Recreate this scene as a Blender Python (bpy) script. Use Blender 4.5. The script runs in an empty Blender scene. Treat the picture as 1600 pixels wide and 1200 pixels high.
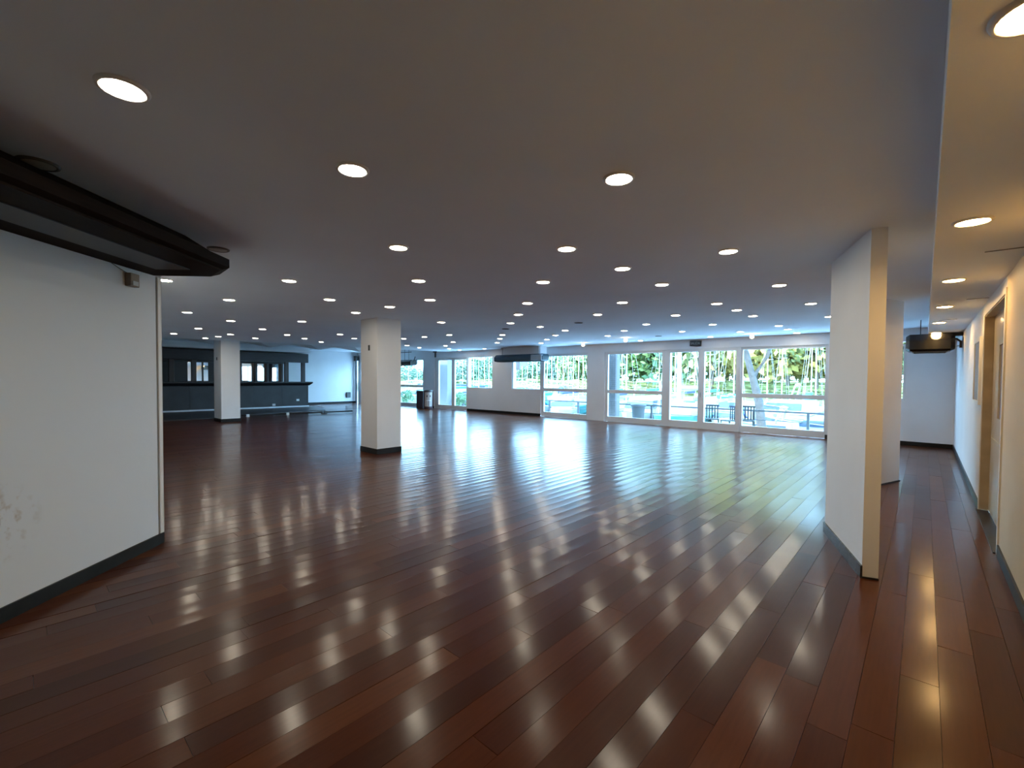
import bpy, math, random
from mathutils import Vector, Matrix
random.seed(7)
R = math.radians
scene = bpy.context.scene
C = scene.collection

# ---------------------------------------------------------------- camera
CAM_H = 1.55
YAW, PITCH, ROLL, FPX, CY = R(42.349), R(1.511), R(0.44), 707.124, 9.258
fwd = Vector((-math.sin(YAW) * math.cos(PITCH), math.cos(YAW) * math.cos(PITCH), -math.sin(PITCH)))
rt0 = Vector((math.cos(YAW), math.sin(YAW), 0))
up0 = rt0.cross(fwd)
rt = rt0 * math.cos(ROLL) + up0 * math.sin(ROLL)
up = rt.cross(fwd)
cam_d = bpy.data.cameras.new('camera')
cam = bpy.data.objects.new('camera', cam_d)
C.objects.link(cam)
cam.matrix_world = Matrix(((rt.x, up.x, -fwd.x, 0), (rt.y, up.y, -fwd.y, 0), (rt.z, up.z, -fwd.z, CAM_H), (0, 0, 0, 1)))
cam_d.sensor_width = 36
cam_d.lens = 36 * FPX / 1600
cam_d.shift_y = CY / 1600
cam_d.clip_start = 0.02
cam_d.clip_end = 500
scene.camera = cam

# ---------------------------------------------------------------- sky, sun, exposure
world = bpy.data.worlds.new('sky_world')
scene.world = world
world.use_nodes = True
wn = world.node_tree
wn.nodes.clear()
w_out = wn.nodes.new('ShaderNodeOutputWorld')
w_bg = wn.nodes.new('ShaderNodeBackground')
w_geo = wn.nodes.new('ShaderNodeTexCoord')
w_sep = wn.nodes.new('ShaderNodeSeparateXYZ')
w_ramp = wn.nodes.new('ShaderNodeValToRGB')
w_ramp.color_ramp.elements[0].position = 0.0
w_ramp.color_ramp.elements[0].color = (0.37, 0.68, 1.0, 1)
w_ramp.color_ramp.elements[1].position = 0.7
w_ramp.color_ramp.elements[1].color = (0.27, 0.56, 1.0, 1)
wn.links.new(w_geo.outputs['Generated'], w_sep.inputs[0])
wn.links.new(w_sep.outputs['Z'], w_ramp.inputs[0])
wn.links.new(w_ramp.outputs[0], w_bg.inputs[0])
w_bg.inputs[1].default_value = 8.6
wn.links.new(w_bg.outputs[0], w_out.inputs[0])

sun_d = bpy.data.lights.new('sun', 'SUN')
sun_d.energy = 4.0
sun_d.angle = R(0.6)
sun_d.color = (1.0, 0.93, 0.8)
sun = bpy.data.objects.new('sun', sun_d)
C.objects.link(sun)
sun.rotation_euler = (R(48), 0, R(-25))      # from behind the building, onto the marina
LAMP = 46.0                                   # radiance of a lit downlight diffuser

scene.view_settings.view_transform = 'Standard'
scene.view_settings.look = 'None'
scene.view_settings.exposure = 1.3
scene.view_settings.gamma = 1.0
scene.view_settings.use_curve_mapping = False
try:
    scene.cycles.use_denoising = True
    scene.cycles.denoising_prefilter = 'ACCURATE'
    scene.cycles.denoising_input_passes = 'RGB_ALBEDO_NORMAL'
    scene.cycles.max_bounces = 8
    scene.cycles.diffuse_bounces = 5
    scene.cycles.sample_clamp_indirect = 15.0
    scene.cycles.caustics_refractive = False
    scene.cycles.use_light_tree = True
except Exception:
    pass

# ---------------------------------------------------------------- pixel -> place helpers
def ray(px, py):
    return fwd + rt * ((px - 800) / FPX) - up * ((py - 600 - CY) / FPX)
def at_z(px, py, z):
    d = ray(px, py); return Vector((0, 0, CAM_H)) + d * ((z - CAM_H) / d.z)
def at_y(px, py, y):
    d = ray(px, py); return Vector((0, 0, CAM_H)) + d * (y / d.y)
def at_x(px, py, x):
    d = ray(px, py); return Vector((0, 0, CAM_H)) + d * (x / d.x)
WY, WSL, WX0 = 14.456, 0.045, -12.0           # window wall: straight, its far part turned a little
def wy(x):
    return WY if x > WX0 else WY + WSL * (x - WX0)
def at_win(px, py):
    p = at_y(px, py, WY)
    if p.x < WX0:
        d = ray(px, py)
        p = Vector((0, 0, CAM_H)) + d * ((WY - WSL * WX0) / (d.y - WSL * d.x))
    return p
def WX(px):
    return at_win(px, 600).x
def project(p):
    d = Vector(p) - Vector((0, 0, CAM_H)); z = d.dot(fwd)
    if z < 0.05: return None
    return 800 + FPX * d.dot(rt) / z, 600 + CY - FPX * d.dot(up) / z
CEIL = 2.72
def ceil_z(x, y):
    return CEIL + max(0.0, y - 4.0) * 0.0085

# ---------------------------------------------------------------- materials
def mat(name, col, rough=0.6, metal=0.0, noise=0.0, nscale=3.0, bump=0.0, bscale=40.0, spec=0.5, coat=0.0, emit=None, estr=0.0, stretch=None):
    m = bpy.data.materials.new(name); m.use_nodes = True
    nt = m.node_tree; b = nt.nodes['Principled BSDF']
    b.inputs['Base Color'].default_value = (*col, 1)
    b.inputs['Roughness'].default_value = rough
    b.inputs['Metallic'].default_value = metal
    b.inputs['Specular IOR Level'].default_value = spec
    b.inputs['Coat Weight'].default_value = coat
    if emit:
        b.inputs['Emission Color'].default_value = (*emit, 1)
        b.inputs['Emission Strength'].default_value = estr
    if noise or bump:
        geo = nt.nodes.new('ShaderNodeNewGeometry')
        src = geo.outputs['Position']
        if stretch:
            mp = nt.nodes.new('ShaderNodeMapping'); mp.inputs['Scale'].default_value = stretch
            nt.links.new(src, mp.inputs[0]); src = mp.outputs[0]
    if noise:
        n = nt.nodes.new('ShaderNodeTexNoise'); n.inputs['Scale'].default_value = nscale; n.inputs['Detail'].default_value = 5
        nt.links.new(src, n.inputs['Vector'])
        r = nt.nodes.new('ShaderNodeValToRGB')
        r.color_ramp.elements[0].position = 0.3; r.color_ramp.elements[1].position = 0.7
        r.color_ramp.elements[0].color = (*[max(0, c * (1 - noise)) for c in col], 1)
        r.color_ramp.elements[1].color = (*[min(1, c * (1 + noise)) for c in col], 1)
        nt.links.new(n.outputs['Fac'], r.inputs[0]); nt.links.new(r.outputs[0], b.inputs['Base Color'])
    if bump:
        n2 = nt.nodes.new('ShaderNodeTexNoise'); n2.inputs['Scale'].default_value = bscale; n2.inputs['Detail'].default_value = 3
        nt.links.new(src, n2.inputs['Vector'])
        bp = nt.nodes.new('ShaderNodeBump'); bp.inputs['Strength'].default_value = bump; bp.inputs['Distance'].default_value = 0.01
        nt.links.new(n2.outputs['Fac'], bp.inputs['Height']); nt.links.new(bp.outputs[0], b.inputs['Normal'])
    return m

M = {}
M['wall'] = mat('white_wall_paint', (0.75, 0.76, 0.775), 0.62, noise=0.03, nscale=1.5, bump=0.08, bscale=25)
M['wall_cream'] = mat('cream_wall', (0.68, 0.56, 0.37), 0.55, noise=0.05, nscale=1.5, bump=0.08, bscale=25)
M['ceiling'] = mat('ceiling_paint', (0.82, 0.88, 0.93), 0.8, noise=0.03, nscale=0.8, bump=0.25, bscale=1.6)
M['base'] = mat('dark_baseboard', (0.012, 0.013, 0.014), 0.4, spec=0.25, noise=0.3, nscale=8)
M['base_worn'] = mat('worn_baseboard', (0.035, 0.04, 0.043), 0.2, noise=0.95, nscale=16, spec=0.4, bump=0.5, bscale=30)
M['white_frame'] = mat('white_painted_frame', (0.68, 0.69, 0.69), 0.4)
M['beam'] = mat('black_brown_wood', (0.010, 0.006, 0.0045), 0.65, spec=0.08, noise=0.4, nscale=4, stretch=(1, 1, 12))
M['beam_panel'] = mat('charcoal_soffit_panel', (0.045, 0.048, 0.055), 0.45)
M['bar'] = mat('dark_bar_wood', (0.010, 0.0095, 0.011), 0.4, noise=0.35, nscale=3, stretch=(1, 1, 8))
M['bar_front'] = mat('bar_front_board', (0.022, 0.024, 0.028), 0.45, noise=0.25, nscale=2)
M['bar_wood2'] = mat('bar_brown_wood', (0.03, 0.018, 0.014), 0.4, noise=0.3, nscale=5)
M['platform'] = mat('grey_platform', (0.05, 0.052, 0.058), 0.35)
M['alu'] = mat('pale_metal', (0.5, 0.52, 0.54), 0.35, metal=0.6)
M['black'] = mat('black_plastic', (0.012, 0.012, 0.013), 0.35)
M['black_gloss'] = mat('black_gloss', (0.010, 0.010, 0.011), 0.18)
M['dark_grey'] = mat('dark_grey_plastic', (0.07, 0.075, 0.08), 0.4)
M['ac_blue'] = mat('slate_blue_plastic', (0.022, 0.075, 0.12), 0.4)
M['ac_pale'] = mat('pale_blue_plastic', (0.30, 0.38, 0.45), 0.4)
M['grey_plastic'] = mat('light_grey_plastic', (0.45, 0.47, 0.48), 0.5)
M['tan'] = mat('tan_painted_wood', (0.40, 0.31, 0.20), 0.4, noise=0.12, nscale=6)
M['cream'] = mat('cream_gloss_door', (0.55, 0.51, 0.42), 0.22, noise=0.05, nscale=3)
M['dark_wood'] = mat('dark_red_wood', (0.055, 0.025, 0.022), 0.3, noise=0.3, nscale=6)
M['mauve'] = mat('mauve_board', (0.20, 0.15, 0.17), 0.5)
M['box_brown'] = mat('brown_plastic_box', (0.20, 0.16, 0.12), 0.5)
M['white_plastic'] = mat('white_plastic', (0.75, 0.75, 0.74), 0.4)
M['ring'] = mat('white_lamp_ring', (0.72, 0.70, 0.66), 0.45)
M['lamp'] = mat('lit_diffuser', (0.8, 0.75, 0.65), 0.5, emit=(1.0, 0.89, 0.70), estr=LAMP)
M['lamp_warm'] = mat('lit_warm_diffuser', (0.8, 0.7, 0.5), 0.5, emit=(1.0, 0.60, 0.22), estr=LAMP * 1.5)
M['bulb'] = mat('lit_bulb', (0.8, 0.8, 0.7), 0.5, emit=(1.0, 0.80, 0.50), estr=14.0)
M['unlit'] = mat('unlit_lamp', (0.11, 0.10, 0.09), 0.5)
M['unlit_pale'] = mat('unlit_pale_lamp', (0.42, 0.39, 0.34), 0.6)
M['sign_white'] = mat('sign_lettering', (0.42, 0.45, 0.43), 0.5)
M['drum'] = mat('dark_brown_drum', (0.055, 0.025, 0.03), 0.35)
M['print'] = mat('cream_print', (0.5, 0.44, 0.40), 0.5)
M['subfloor'] = mat('subfloor', (0.012, 0.006, 0.004), 0.6)
M['mirror'] = mat('mirror_glass', (0.85, 0.87, 0.87), 0.02, metal=1.0)
# outdoors
M['terrace'] = mat('pale_terrace', (0.58, 0.58, 0.56), 0.8, noise=0.1, nscale=2)
M['rail'] = mat('grey_railing', (0.05, 0.05, 0.05), 0.5)
M['brick'] = mat('grey_brick', (0.075, 0.07, 0.07), 0.8, noise=0.15, nscale=9)
M['mortar'] = mat('mortar', (0.13, 0.125, 0.12), 0.9)
M['water'] = mat('marina_water', (0.08, 0.13, 0.13), 0.12, bump=0.4, bscale=2.5)
M['bank'] = mat('grassy_bank', (0.16, 0.22, 0.08), 0.9, noise=0.3, nscale=0.4)
M['dock'] = mat('pale_dock', (0.40, 0.37, 0.32), 0.8)
M['hull'] = mat('white_gelcoat', (0.34, 0.33, 0.32), 0.25)
M['mast'] = mat('white_mast', (0.40, 0.39, 0.37), 0.35)
M['blue_canvas'] = mat('blue_canvas', (0.06, 0.08, 0.30), 0.7)
M['cyan_canvas'] = mat('cyan_canvas', (0.05, 0.40, 0.52), 0.7)
M['teal'] = mat('teal_hull', (0.03, 0.16, 0.15), 0.3)
M['navy'] = mat('navy_hull', (0.10, 0.12, 0.30), 0.3)
M['dark_glass'] = mat('dark_window_glass', (0.05, 0.07, 0.10), 0.1)
M['bark'] = mat('pale_bark', (0.06, 0.052, 0.045), 0.9, noise=0.3, nscale=6)
M['trunk'] = mat('brown_bark', (0.14, 0.10, 0.07), 0.9, noise=0.3, nscale=4)
M['leaf_green'] = mat('green_leaves', (0.19, 0.25, 0.07), 0.7, noise=0.5, nscale=0.5)
M['leaf_cool'] = mat('cool_green_leaves', (0.13, 0.22, 0.11), 0.7, noise=0.45, nscale=0.5)
M['leaf_gold'] = mat('golden_leaves', (0.42, 0.32, 0.08), 0.7, noise=0.45, nscale=0.5)
M['leaf_olive'] = mat('olive_leaves', (0.27, 0.28, 0.10), 0.7, noise=0.45, nscale=0.5)
M['leaf_hazed'] = mat('hazed_green_leaves', (0.20, 0.30, 0.22), 0.7, noise=0.4, nscale=0.5)  # haze over the left-hand trees, put into a paler leaf colour
M['rattan'] = mat('dark_teal_metal', (0.015, 0.017, 0.016), 0.5)
M['bin'] = mat('grey_bin', (0.045, 0.05, 0.05), 0.6)
M['pale_render'] = mat('pale_render', (0.16, 0.155, 0.15), 0.8)
M['shutter'] = mat('dark_shutter', (0.05, 0.06, 0.06), 0.6)

# clear window glass: mostly transparent, a faint mirror
g = bpy.data.materials.new('window_glass'); g.use_nodes = True
nt = g.node_tree; nt.nodes.clear()
o_ = nt.nodes.new('ShaderNodeOutputMaterial'); mx = nt.nodes.new('ShaderNodeMixShader')
tr = nt.nodes.new('ShaderNodeBsdfTransparent'); gl = nt.nodes.new('ShaderNodeBsdfGlossy'); fr = nt.nodes.new('ShaderNodeMapRange')
lw = nt.nodes.new('ShaderNodeLayerWeight'); lw.inputs[0].default_value = 0.5; pw_ = nt.nodes.new('ShaderNodeMath'); pw_.operation = 'POWER'; pw_.inputs[1].default_value = 4
nt.links.new(lw.outputs['Facing'], pw_.inputs[0]); nt.links.new(pw_.outputs[0], fr.inputs[0]); fr.inputs[3].default_value = 0.02; fr.inputs[4].default_value = 0.5; gl.inputs['Roughness'].default_value = 0.02
tr.inputs[0].default_value = (0.94, 0.98, 0.97, 1)
nt.links.new(fr.outputs[0], mx.inputs[0]); nt.links.new(tr.outputs[0], mx.inputs[1]); nt.links.new(gl.outputs[0], mx.inputs[2]); nt.links.new(mx.outputs[0], o_.inputs[0])
M['glass'] = g

# painted partition with scuffs
def scuffed_wall():
    m = mat('scuffed_wall_paint', (0.68, 0.73, 0.79), 0.6, bump=0.08, bscale=25)
    nt = m.node_tree; b = nt.nodes['Principled BSDF']
    geo = nt.nodes.new('ShaderNodeNewGeometry')
    dist = nt.nodes.new('ShaderNodeVectorMath'); dist.operation = 'DISTANCE'; dist.inputs[1].default_value = (-4.22, -0.08, 0.62)
    nt.links.new(geo.outputs['Position'], dist.inputs[0])
    mr = nt.nodes.new('ShaderNodeMapRange'); mr.inputs[1].default_value = 0.28; mr.inputs[2].default_value = 0.02; nt.links.new(dist.outputs['Value'], mr.inputs[0])
    n = nt.nodes.new('ShaderNodeTexNoise'); n.inputs['Scale'].default_value = 16; n.inputs['Detail'].default_value = 6; nt.links.new(geo.outputs['Position'], n.inputs['Vector'])
    mr2 = nt.nodes.new('ShaderNodeMapRange'); mr2.inputs[1].default_value = 0.5; mr2.inputs[2].default_value = 0.68; nt.links.new(n.outputs['Fac'], mr2.inputs[0])
    mu = nt.nodes.new('ShaderNodeMath'); mu.operation = 'MULTIPLY'; nt.links.new(mr.outputs[0], mu.inputs[0]); nt.links.new(mr2.outputs[0], mu.inputs[1])
    mix = nt.nodes.new('ShaderNodeMix'); mix.data_type = 'RGBA'
    mix.inputs['A'].default_value = (0.68, 0.73, 0.79, 1); mix.inputs['B'].default_value = (0.36, 0.27, 0.20, 1)
    nt.links.new(mu.outputs[0], mix.inputs['Factor']); nt.links.new(mix.outputs['Result'], b.inputs['Base Color'])
    return m
M['wall_scuffed'] = scuffed_wall()

# varnished red-brown floorboards
def floor_mat():
    m = bpy.data.materials.new('varnished_floorboards'); m.use_nodes = True
    nt = m.node_tree; b = nt.nodes['Principled BSDF']; L = nt.links.new
    oi = nt.nodes.new('ShaderNodeObjectInfo'); geo = nt.nodes.new('ShaderNodeNewGeometry')
    ad = nt.nodes.new('ShaderNodeMath'); ad.operation = 'ADD'; L(oi.outputs['Random'], ad.inputs[0]); L(geo.outputs['Random Per Island'], ad.inputs[1])
    frc = nt.nodes.new('ShaderNodeMath'); frc.operation = 'FRACT'; L(ad.outputs[0], frc.inputs[0])
    rp = nt.nodes.new('ShaderNodeValToRGB')
    e = rp.color_ramp.elements
    e[0].position = 0.0; e[0].color = (0.038, 0.0085, 0.0026, 1)
    e[1].position = 1.0; e[1].color = (0.090, 0.027, 0.008, 1)
    for p, c in ((0.35, (0.050, 0.0115, 0.0034, 1)), (0.6, (0.061, 0.0142, 0.004, 1)), (0.88, (0.070, 0.018, 0.005, 1))):
        k = e.new(p); k.color = c
    L(frc.outputs[0], rp.inputs[0])
    mp = nt.nodes.new('ShaderNodeMapping'); mp.inputs['Scale'].default_value = (26, 1.6, 1); L(geo.outputs['Position'], mp.inputs[0])
    n = nt.nodes.new('ShaderNodeTexNoise'); n.inputs['Scale'].default_value = 2.2; n.inputs['Detail'].default_value = 7; L(mp.outputs[0], n.inputs['Vector'])
    gr = nt.nodes.new('ShaderNodeMapRange'); gr.inputs[3].default_value = 0.75; gr.inputs[4].default_value = 1.25; L(n.outputs['Fac'], gr.inputs[0])
    mu = nt.nodes.new('ShaderNodeVectorMath'); mu.operation = 'SCALE'; L(rp.outputs[0], mu.inputs[0]); L(gr.outputs[0], mu.inputs['Scale'])
    L(mu.outputs[0], b.inputs['Base Color'])
    n2 = nt.nodes.new('ShaderNodeTexNoise'); n2.inputs['Scale'].default_value = 1.1; n2.inputs['Detail'].default_value = 4; L(geo.outputs['Position'], n2.inputs['Vector'])
    rr = nt.nodes.new('ShaderNodeMapRange'); rr.inputs[1].default_value = 0.3; rr.inputs[2].default_value = 0.72; rr.inputs[3].default_value = 0.278; rr.inputs[4].default_value = 0.315; L(n2.outputs['Fac'], rr.inputs[0])
    L(rr.outputs[0], b.inputs['Roughness'])
    n3 = nt.nodes.new('ShaderNodeTexNoise'); n3.inputs['Scale'].default_value = 5; n3.inputs['Detail'].default_value = 1; L(geo.outputs['Position'], n3.inputs['Vector'])
    bp = nt.nodes.new('ShaderNodeBump'); bp.inputs['Strength'].default_value = 0.07; bp.inputs['Distance'].default_value = 0.01
    L(n3.outputs['Fac'], bp.inputs['Height']); L(bp.outputs[0], b.inputs['Normal'])
    b.inputs['Specular IOR Level'].default_value = 0.05
    b.inputs['Coat Weight'].default_value = 0.55; b.inputs['Coat Roughness'].default_value = 0.15; b.inputs['Coat IOR'].default_value = 1.33
    b.inputs['Specular Tint'].default_value = (1.0, 0.50, 0.13, 1)
    return m
M['floor'] = floor_mat()

# ---------------------------------------------------------------- mesh helpers
class MB:
    def __init__(s): s.v = []; s.f = []; s.smooth = []
    def add(s, vs, fs, smooth=False):
        o = len(s.v); s.v += [tuple(v) for v in vs]
        for f in fs: s.f.append(tuple(i + o for i in f)); s.smooth.append(smooth)
        return s
    def box(s, x0, x1, y0, y1, z0, z1):
        return s.add([(x0,y0,z0),(x1,y0,z0),(x1,y1,z0),(x0,y1,z0),(x0,y0,z1),(x1,y0,z1),(x1,y1,z1),(x0,y1,z1)],
                     [(3,2,1,0),(4,5,6,7),(0,1,5,4),(1,2,6,5),(2,3,7,6),(3,0,4,7)])
    def loft(s, rings, smooth=False, cap=True):
        n = len(rings[0]); vs = [v for r in rings for v in r]; fs = []
        for k in range(len(rings) - 1):
            for i in range(n):
                j = (i + 1) % n
                fs.append((k*n+i, k*n+j, (k+1)*n+j, (k+1)*n+i))
        s.add(vs, fs, smooth)
        if cap:
            s.add(rings[0], [tuple(reversed(range(n)))]); s.add(rings[-1], [tuple(range(n))])
        return s
    def prism(s, poly, z0, z1):
        return s.loft([[(x, y, z0) for x, y in poly], [(x, y, z1) for x, y in poly]])
    def tube(s, pts, rads, n=8, smooth=True):
        if not isinstance(rads, (list, tuple)): rads = [rads] * len(pts)
        pts = [Vector(p) for p in pts]; rings = []
        for i, p in enumerate(pts):
            t = (pts[min(i+1, len(pts)-1)] - pts[max(i-1, 0)]).normalized()
            a = Vector((0, 0, 1)) if abs(t.z) < 0.9 else Vector((1, 0, 0))
            u = t.cross(a).normalized(); w = u.cross(t).normalized()
            u, w = u, -w
            rings.append([p + (u * math.cos(2*math.pi*k/n) + w * math.sin(2*math.pi*k/n)) * rads[i] for k in range(n)])
        return s.loft(rings, smooth)
    def lathe(s, prof, n=24, c=(0, 0, 0), smooth=True, cap=True):
        return s.loft([[(c[0] + r*math.cos(2*math.pi*k/n), c[1] + r*math.sin(2*math.pi*k/n), c[2] + z) for k in range(n)] for r, z in prof], smooth, cap)
    def xf(s, fn): s.v = [tuple(fn(*v)) for v in s.v]; return s
    def mesh(s, name):
        me = bpy.data.meshes.new(name); me.from_pydata(s.v, [], s.f)
        me.polygons.foreach_set('use_smooth', s.smooth); me.update(); return me
    def build(s, name, m, parent=None):
        me = s.mesh(name); me.materials.append(M[m] if isinstance(m, str) else m)
        o = bpy.data.objects.new(name, me); C.objects.link(o); o.parent = parent
        return o
def bevel(o, w=0.01, seg=2):
    md = o.modifiers.new('bevel', 'BEVEL'); md.width = w; md.segments = seg; md.limit_method = 'ANGLE'; return o
def empty(name, loc=(0, 0, 0), rz=0):
    o = bpy.data.objects.new(name, None); C.objects.link(o); o.location = loc; o.rotation_euler = (0, 0, rz); o.empty_display_size = 0.1; return o
def tag(o, label=None, cat=None, group=None, kind=None):
    if label: o['label'] = label
    if cat: o['category'] = cat
    if group: o['group'] = group
    if kind: o['kind'] = kind
    return o
def box(name, m, dims, parent=None): return MB().box(*dims).build(name, m, parent)
def struct(o, label=None): return tag(o, label, kind='structure')
def copy_tree(o, parent=None):
    c = o.copy(); C.objects.link(c); c.parent = parent
    for ch in list(o.children): copy_tree(ch, c)
    return c
ORD = ['first', 'second', 'third', 'fourth', 'fifth', 'sixth', 'seventh', 'eighth', 'ninth', 'tenth', 'eleventh', 'twelfth', 'thirteenth', 'fourteenth', 'fifteenth']

# ---------------------------------------------------------------- floor
XR, XF = 0.52, -25.25                          # corridor wall, far bar wall
LN = Vector((math.cos(R(44.77)), math.sin(R(44.77)), 0)); LOFF = -3.053
LT = Vector((-LN.y, LN.x, 0))                  # along the diagonal wall, away from the camera
LE = Vector((-5.15, 0.87, 0)); LE = LE + LN * (LOFF - LE.dot(LN))
def low_y(x):
    return 0.92 if x < -5.2 else (LOFF - LN.x * x) / LN.y
fl = MB()
fl.add([(XR+.3, -5.2, -.012), (XR+.3, 14.6, -.012), (XF-.1, 14.3, -.012), (XF-.1, .6, -.012), (-5.3, .6, -.012), (XR-.3, -5.2, -.012)], [(0, 1, 2, 3, 4, 5)])
fl.add([(XR+.3, -5.2, -.2), (XR+.3, 14.6, -.2), (XF-.1, 14.3, -.2), (XF-.1, .6, -.2), (-5.3, .6, -.2), (XR-.3, -5.2, -.2)], [(5, 4, 3, 2, 1, 0)])
floor = struct(fl.build('floor', 'subfloor'), 'glossy red-brown floor of long varnished boards')
PW = 0.15
planks = []
x = XR + 0.02
while x > XF:
    xa = x - PW; y = low_y(min(x, XR)) - random.uniform(0, 1.2); top = wy(xa) - 0.0
    if x > XR - .1: y = -4.9
    while y < top:
        ln = random.choice((0.9, 1.3, 1.7, 2.1, 2.6)) * random.uniform(0.92, 1.06)
        planks.append((xa + .001, x - .001, y + .001, min(y + ln, top) - .001)); y += ln
    x = xa
def plank_mb(mb, x0, x1, y0, y1):
    patch = math.exp(-(((x0 + 6.0) / 4.0) ** 2 + ((y0 - 6.5) / 3.5) ** 2))
    a = random.uniform(0.0002, 0.0008) + patch * 0.0022; tl = random.gauss(0, 0.0004); h0 = random.gauss(0, 0.0002); t2 = random.gauss(0, 0.0006)
    n = 5; vs = []
    for yy, s in ((y0, -1), ((y0 + y1) / 2, 0), (y1, 1)):
        for i in range(n):
            u = 2 * i / (n - 1) - 1
            vs.append((x0 + (x1 - x0) * i / (n - 1), yy, a * u * u + tl * u + h0 + t2 * (0.5 * s if s else 0.4)))
    fs = [(k*n+i, k*n+i+1, (k+1)*n+i+1, (k+1)*n+i) for k in range(2) for i in range(n-1)]
    mb.add(vs, fs, True)
    rim = [vs[i] for i in (0, 1, 2, 3, 4, 9, 14, 13, 12, 11, 10, 5)]; k = len(rim)
    mb.add(rim + [(v[0], v[1], -.011) for v in rim], [((i + 1) % k, i, k + i, k + (i + 1) % k) for i in range(k)])
    return mb
def plank_size(p):
    q = [project((px_, py_, 0)) for px_, py_ in ((p[0], p[2]), (p[1], p[2]), (p[1], p[3]), (p[0], p[3]))]
    if any(k is None for k in q): return 0
    q = [(min(max(a, 0), 1600), min(max(b, 0), 1200)) for a, b in q]
    return abs(sum(q[i][0]*q[(i+1) % 4][1] - q[(i+1) % 4][0]*q[i][1] for i in range(4))) / 2
planks.sort(key=plank_size, reverse=True)
for p in planks[:300]:
    o = plank_mb(MB(), *p).build('plank', 'floor', floor)
rest = MB()
for p in planks[300:]: plank_mb(rest, *p)
tag(rest.build('distant_planks', 'floor', floor), kind='stuff')

# ---------------------------------------------------------------- ceiling
XC = 0.028; ZC2 = 2.49                          # corridor soffit edge and height
XRAISE = -17.35
cb = MB()
ys = [-5.2, 4.0, 9.0, 14.7]
for i in range(3):
    y0, y1 = ys[i], ys[i+1]; z0, z1 = ceil_z(0, y0), ceil_z(0, y1)
    cb.add([(XRAISE, y0, z0), (XC, y0, z0), (XC, y1, z1), (XRAISE, y1, z1), (XRAISE, y0, 3.15), (XC, y0, 3.15), (XC, y1, 3.15), (XRAISE, y1, 3.15)],
           [(3, 2, 1, 0), (4, 5, 6, 7), (0, 1, 5, 4), (1, 2, 6, 5), (2, 3, 7, 6), (3, 0, 4, 7)])
struct(cb.build('ceiling', 'ceiling'), 'flat grey-white plaster ceiling dotted with recessed lights')
struct(box('ceiling_raised', 'ceiling', (XF - .2, XRAISE, .6, 14.7, 3.0, 3.15)), 'raised ceiling strip over the bar end')
cc = struct(box('ceiling_corridor', 'ceiling', (XC, XR + .3, -5.2, 14.7, ZC2, 3.15)), 'dropped ceiling along the corridor')
for (xa, xb, y) in ((.30, .515, 4.75), (.14, .34, 9.6), (.33, .51, 7.35)):
    box('panel_joint', 'black', (xa, xb, y - .012, y + .012, ZC2 - .003, ZC2 + .01), cc)

# ---------------------------------------------------------------- walls
# diagonal partition beside the camera
def diag(mb_pts):                               # (offset, along, z) -> world
    return [LE + LN * a + LT * b + Vector((0, 0, c)) for a, b, c in mb_pts]
def diag_box(name, m, a0, a1, b0, b1, z0, z1, parent=None):
    mb = MB().box(a0, a1, b0, b1, z0, z1); mb.xf(lambda a, b, c: diag([(a, b, c)])[0]); return mb.build(name, m, parent)
LB = -8.2
wl = struct(diag_box('wall_left', 'wall_scuffed', -.15, 0, LB, 0, -.05, 3.1), 'white diagonal partition wall under the dark beam')
struct(diag_box('baseboard_left', 'base', 0, .014, LB, .055, 0, .095))
struct(diag_box('trim_1', 'black', -.15, -.012, 0, .02, -.05, 2.44))
struct(bevel(diag_box('trim_2', 'white_plastic', -.15, .004, .02, .062, .0, 2.44), .006))
# walls out of sight that close the room
struct(box('wall_back', 'wall', (XF, LE.x - .08, .72, .92, -.05, 3.1)))
struct(box('wall_far', 'wall', (XF - .15, XF, .72, 13.87, -.05, 3.1)), 'white end wall behind the bar')
struct(box('baseboard_far', 'base', (XF, XF + .015, 10.1, 13.85, 0, .1)))
# corridor wall with its doorway
DY0, DY1, DZ = 5.92, 7.80, 2.33
wr = MB()
wr.box(XR, XR + .25, DY1, 14.7, -.05, 3.1); wr.box(XR, XR + .25, DY0, DY1, DZ, 3.1)
struct(wr.build('wall_right', 'wall'), 'white corridor wall with a recessed doorway')
struct(box('wall_right_near', 'wall_cream', (XR, XR + .25, -5.2, DY0, -.05, 3.1)), 'cream-toned corridor wall before the doorway')  # near stretch gets a creamier base colour than the rest of this wall
br = MB(); br.box(XR - .014, XR, -5.0, DY0 - .06, 0, .1); br.box(XR - .014, XR, DY1 + .06, 14.44, 0, .1)
struct(br.build('baseboard_right', 'base'))
# angled wing walls beside the corridor
def wing(name, label, a, b, th, m):
    a, b = Vector(a), Vector(b); d = (b - a).normalized(); nrm = Vector((d.y, -d.x, 0))
    if nrm.x < 0: nrm = -nrm
    poly = [a, b, b + nrm * th, a + nrm * th]
    area = sum(poly[i].x*poly[(i+1) % 4].y - poly[(i+1) % 4].x*poly[i].y for i in range(4))
    if area < 0: poly.reverse()
    return struct(MB().prism([(p.x, p.y) for p in poly], -.02, 2.84).build(name, m), label), d, nrm
A, B = Vector((-.72, 5.56, 0)), Vector((-.33, 4.46, 0))
pw, d1, n1 = wing('wall_wing', 'white angled wing wall with a scuffed dark skirting', A, B, .105, 'wall')
def strip(name, m, a, b, out, th, h, parent=None):
    poly = [a, b, b + out * th, a + out * th]
    area = sum(poly[i].x*poly[(i+1) % 4].y - poly[(i+1) % 4].x*poly[i].y for i in range(4))
    if area < 0: poly.reverse()
    return MB().prism([(p.x, p.y) for p in poly], 0, h).build(name, m, parent)
struct(strip('baseboard_wing', 'base_worn', A - d1 * .01, B + d1 * .012, -n1, .014, .1))
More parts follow.
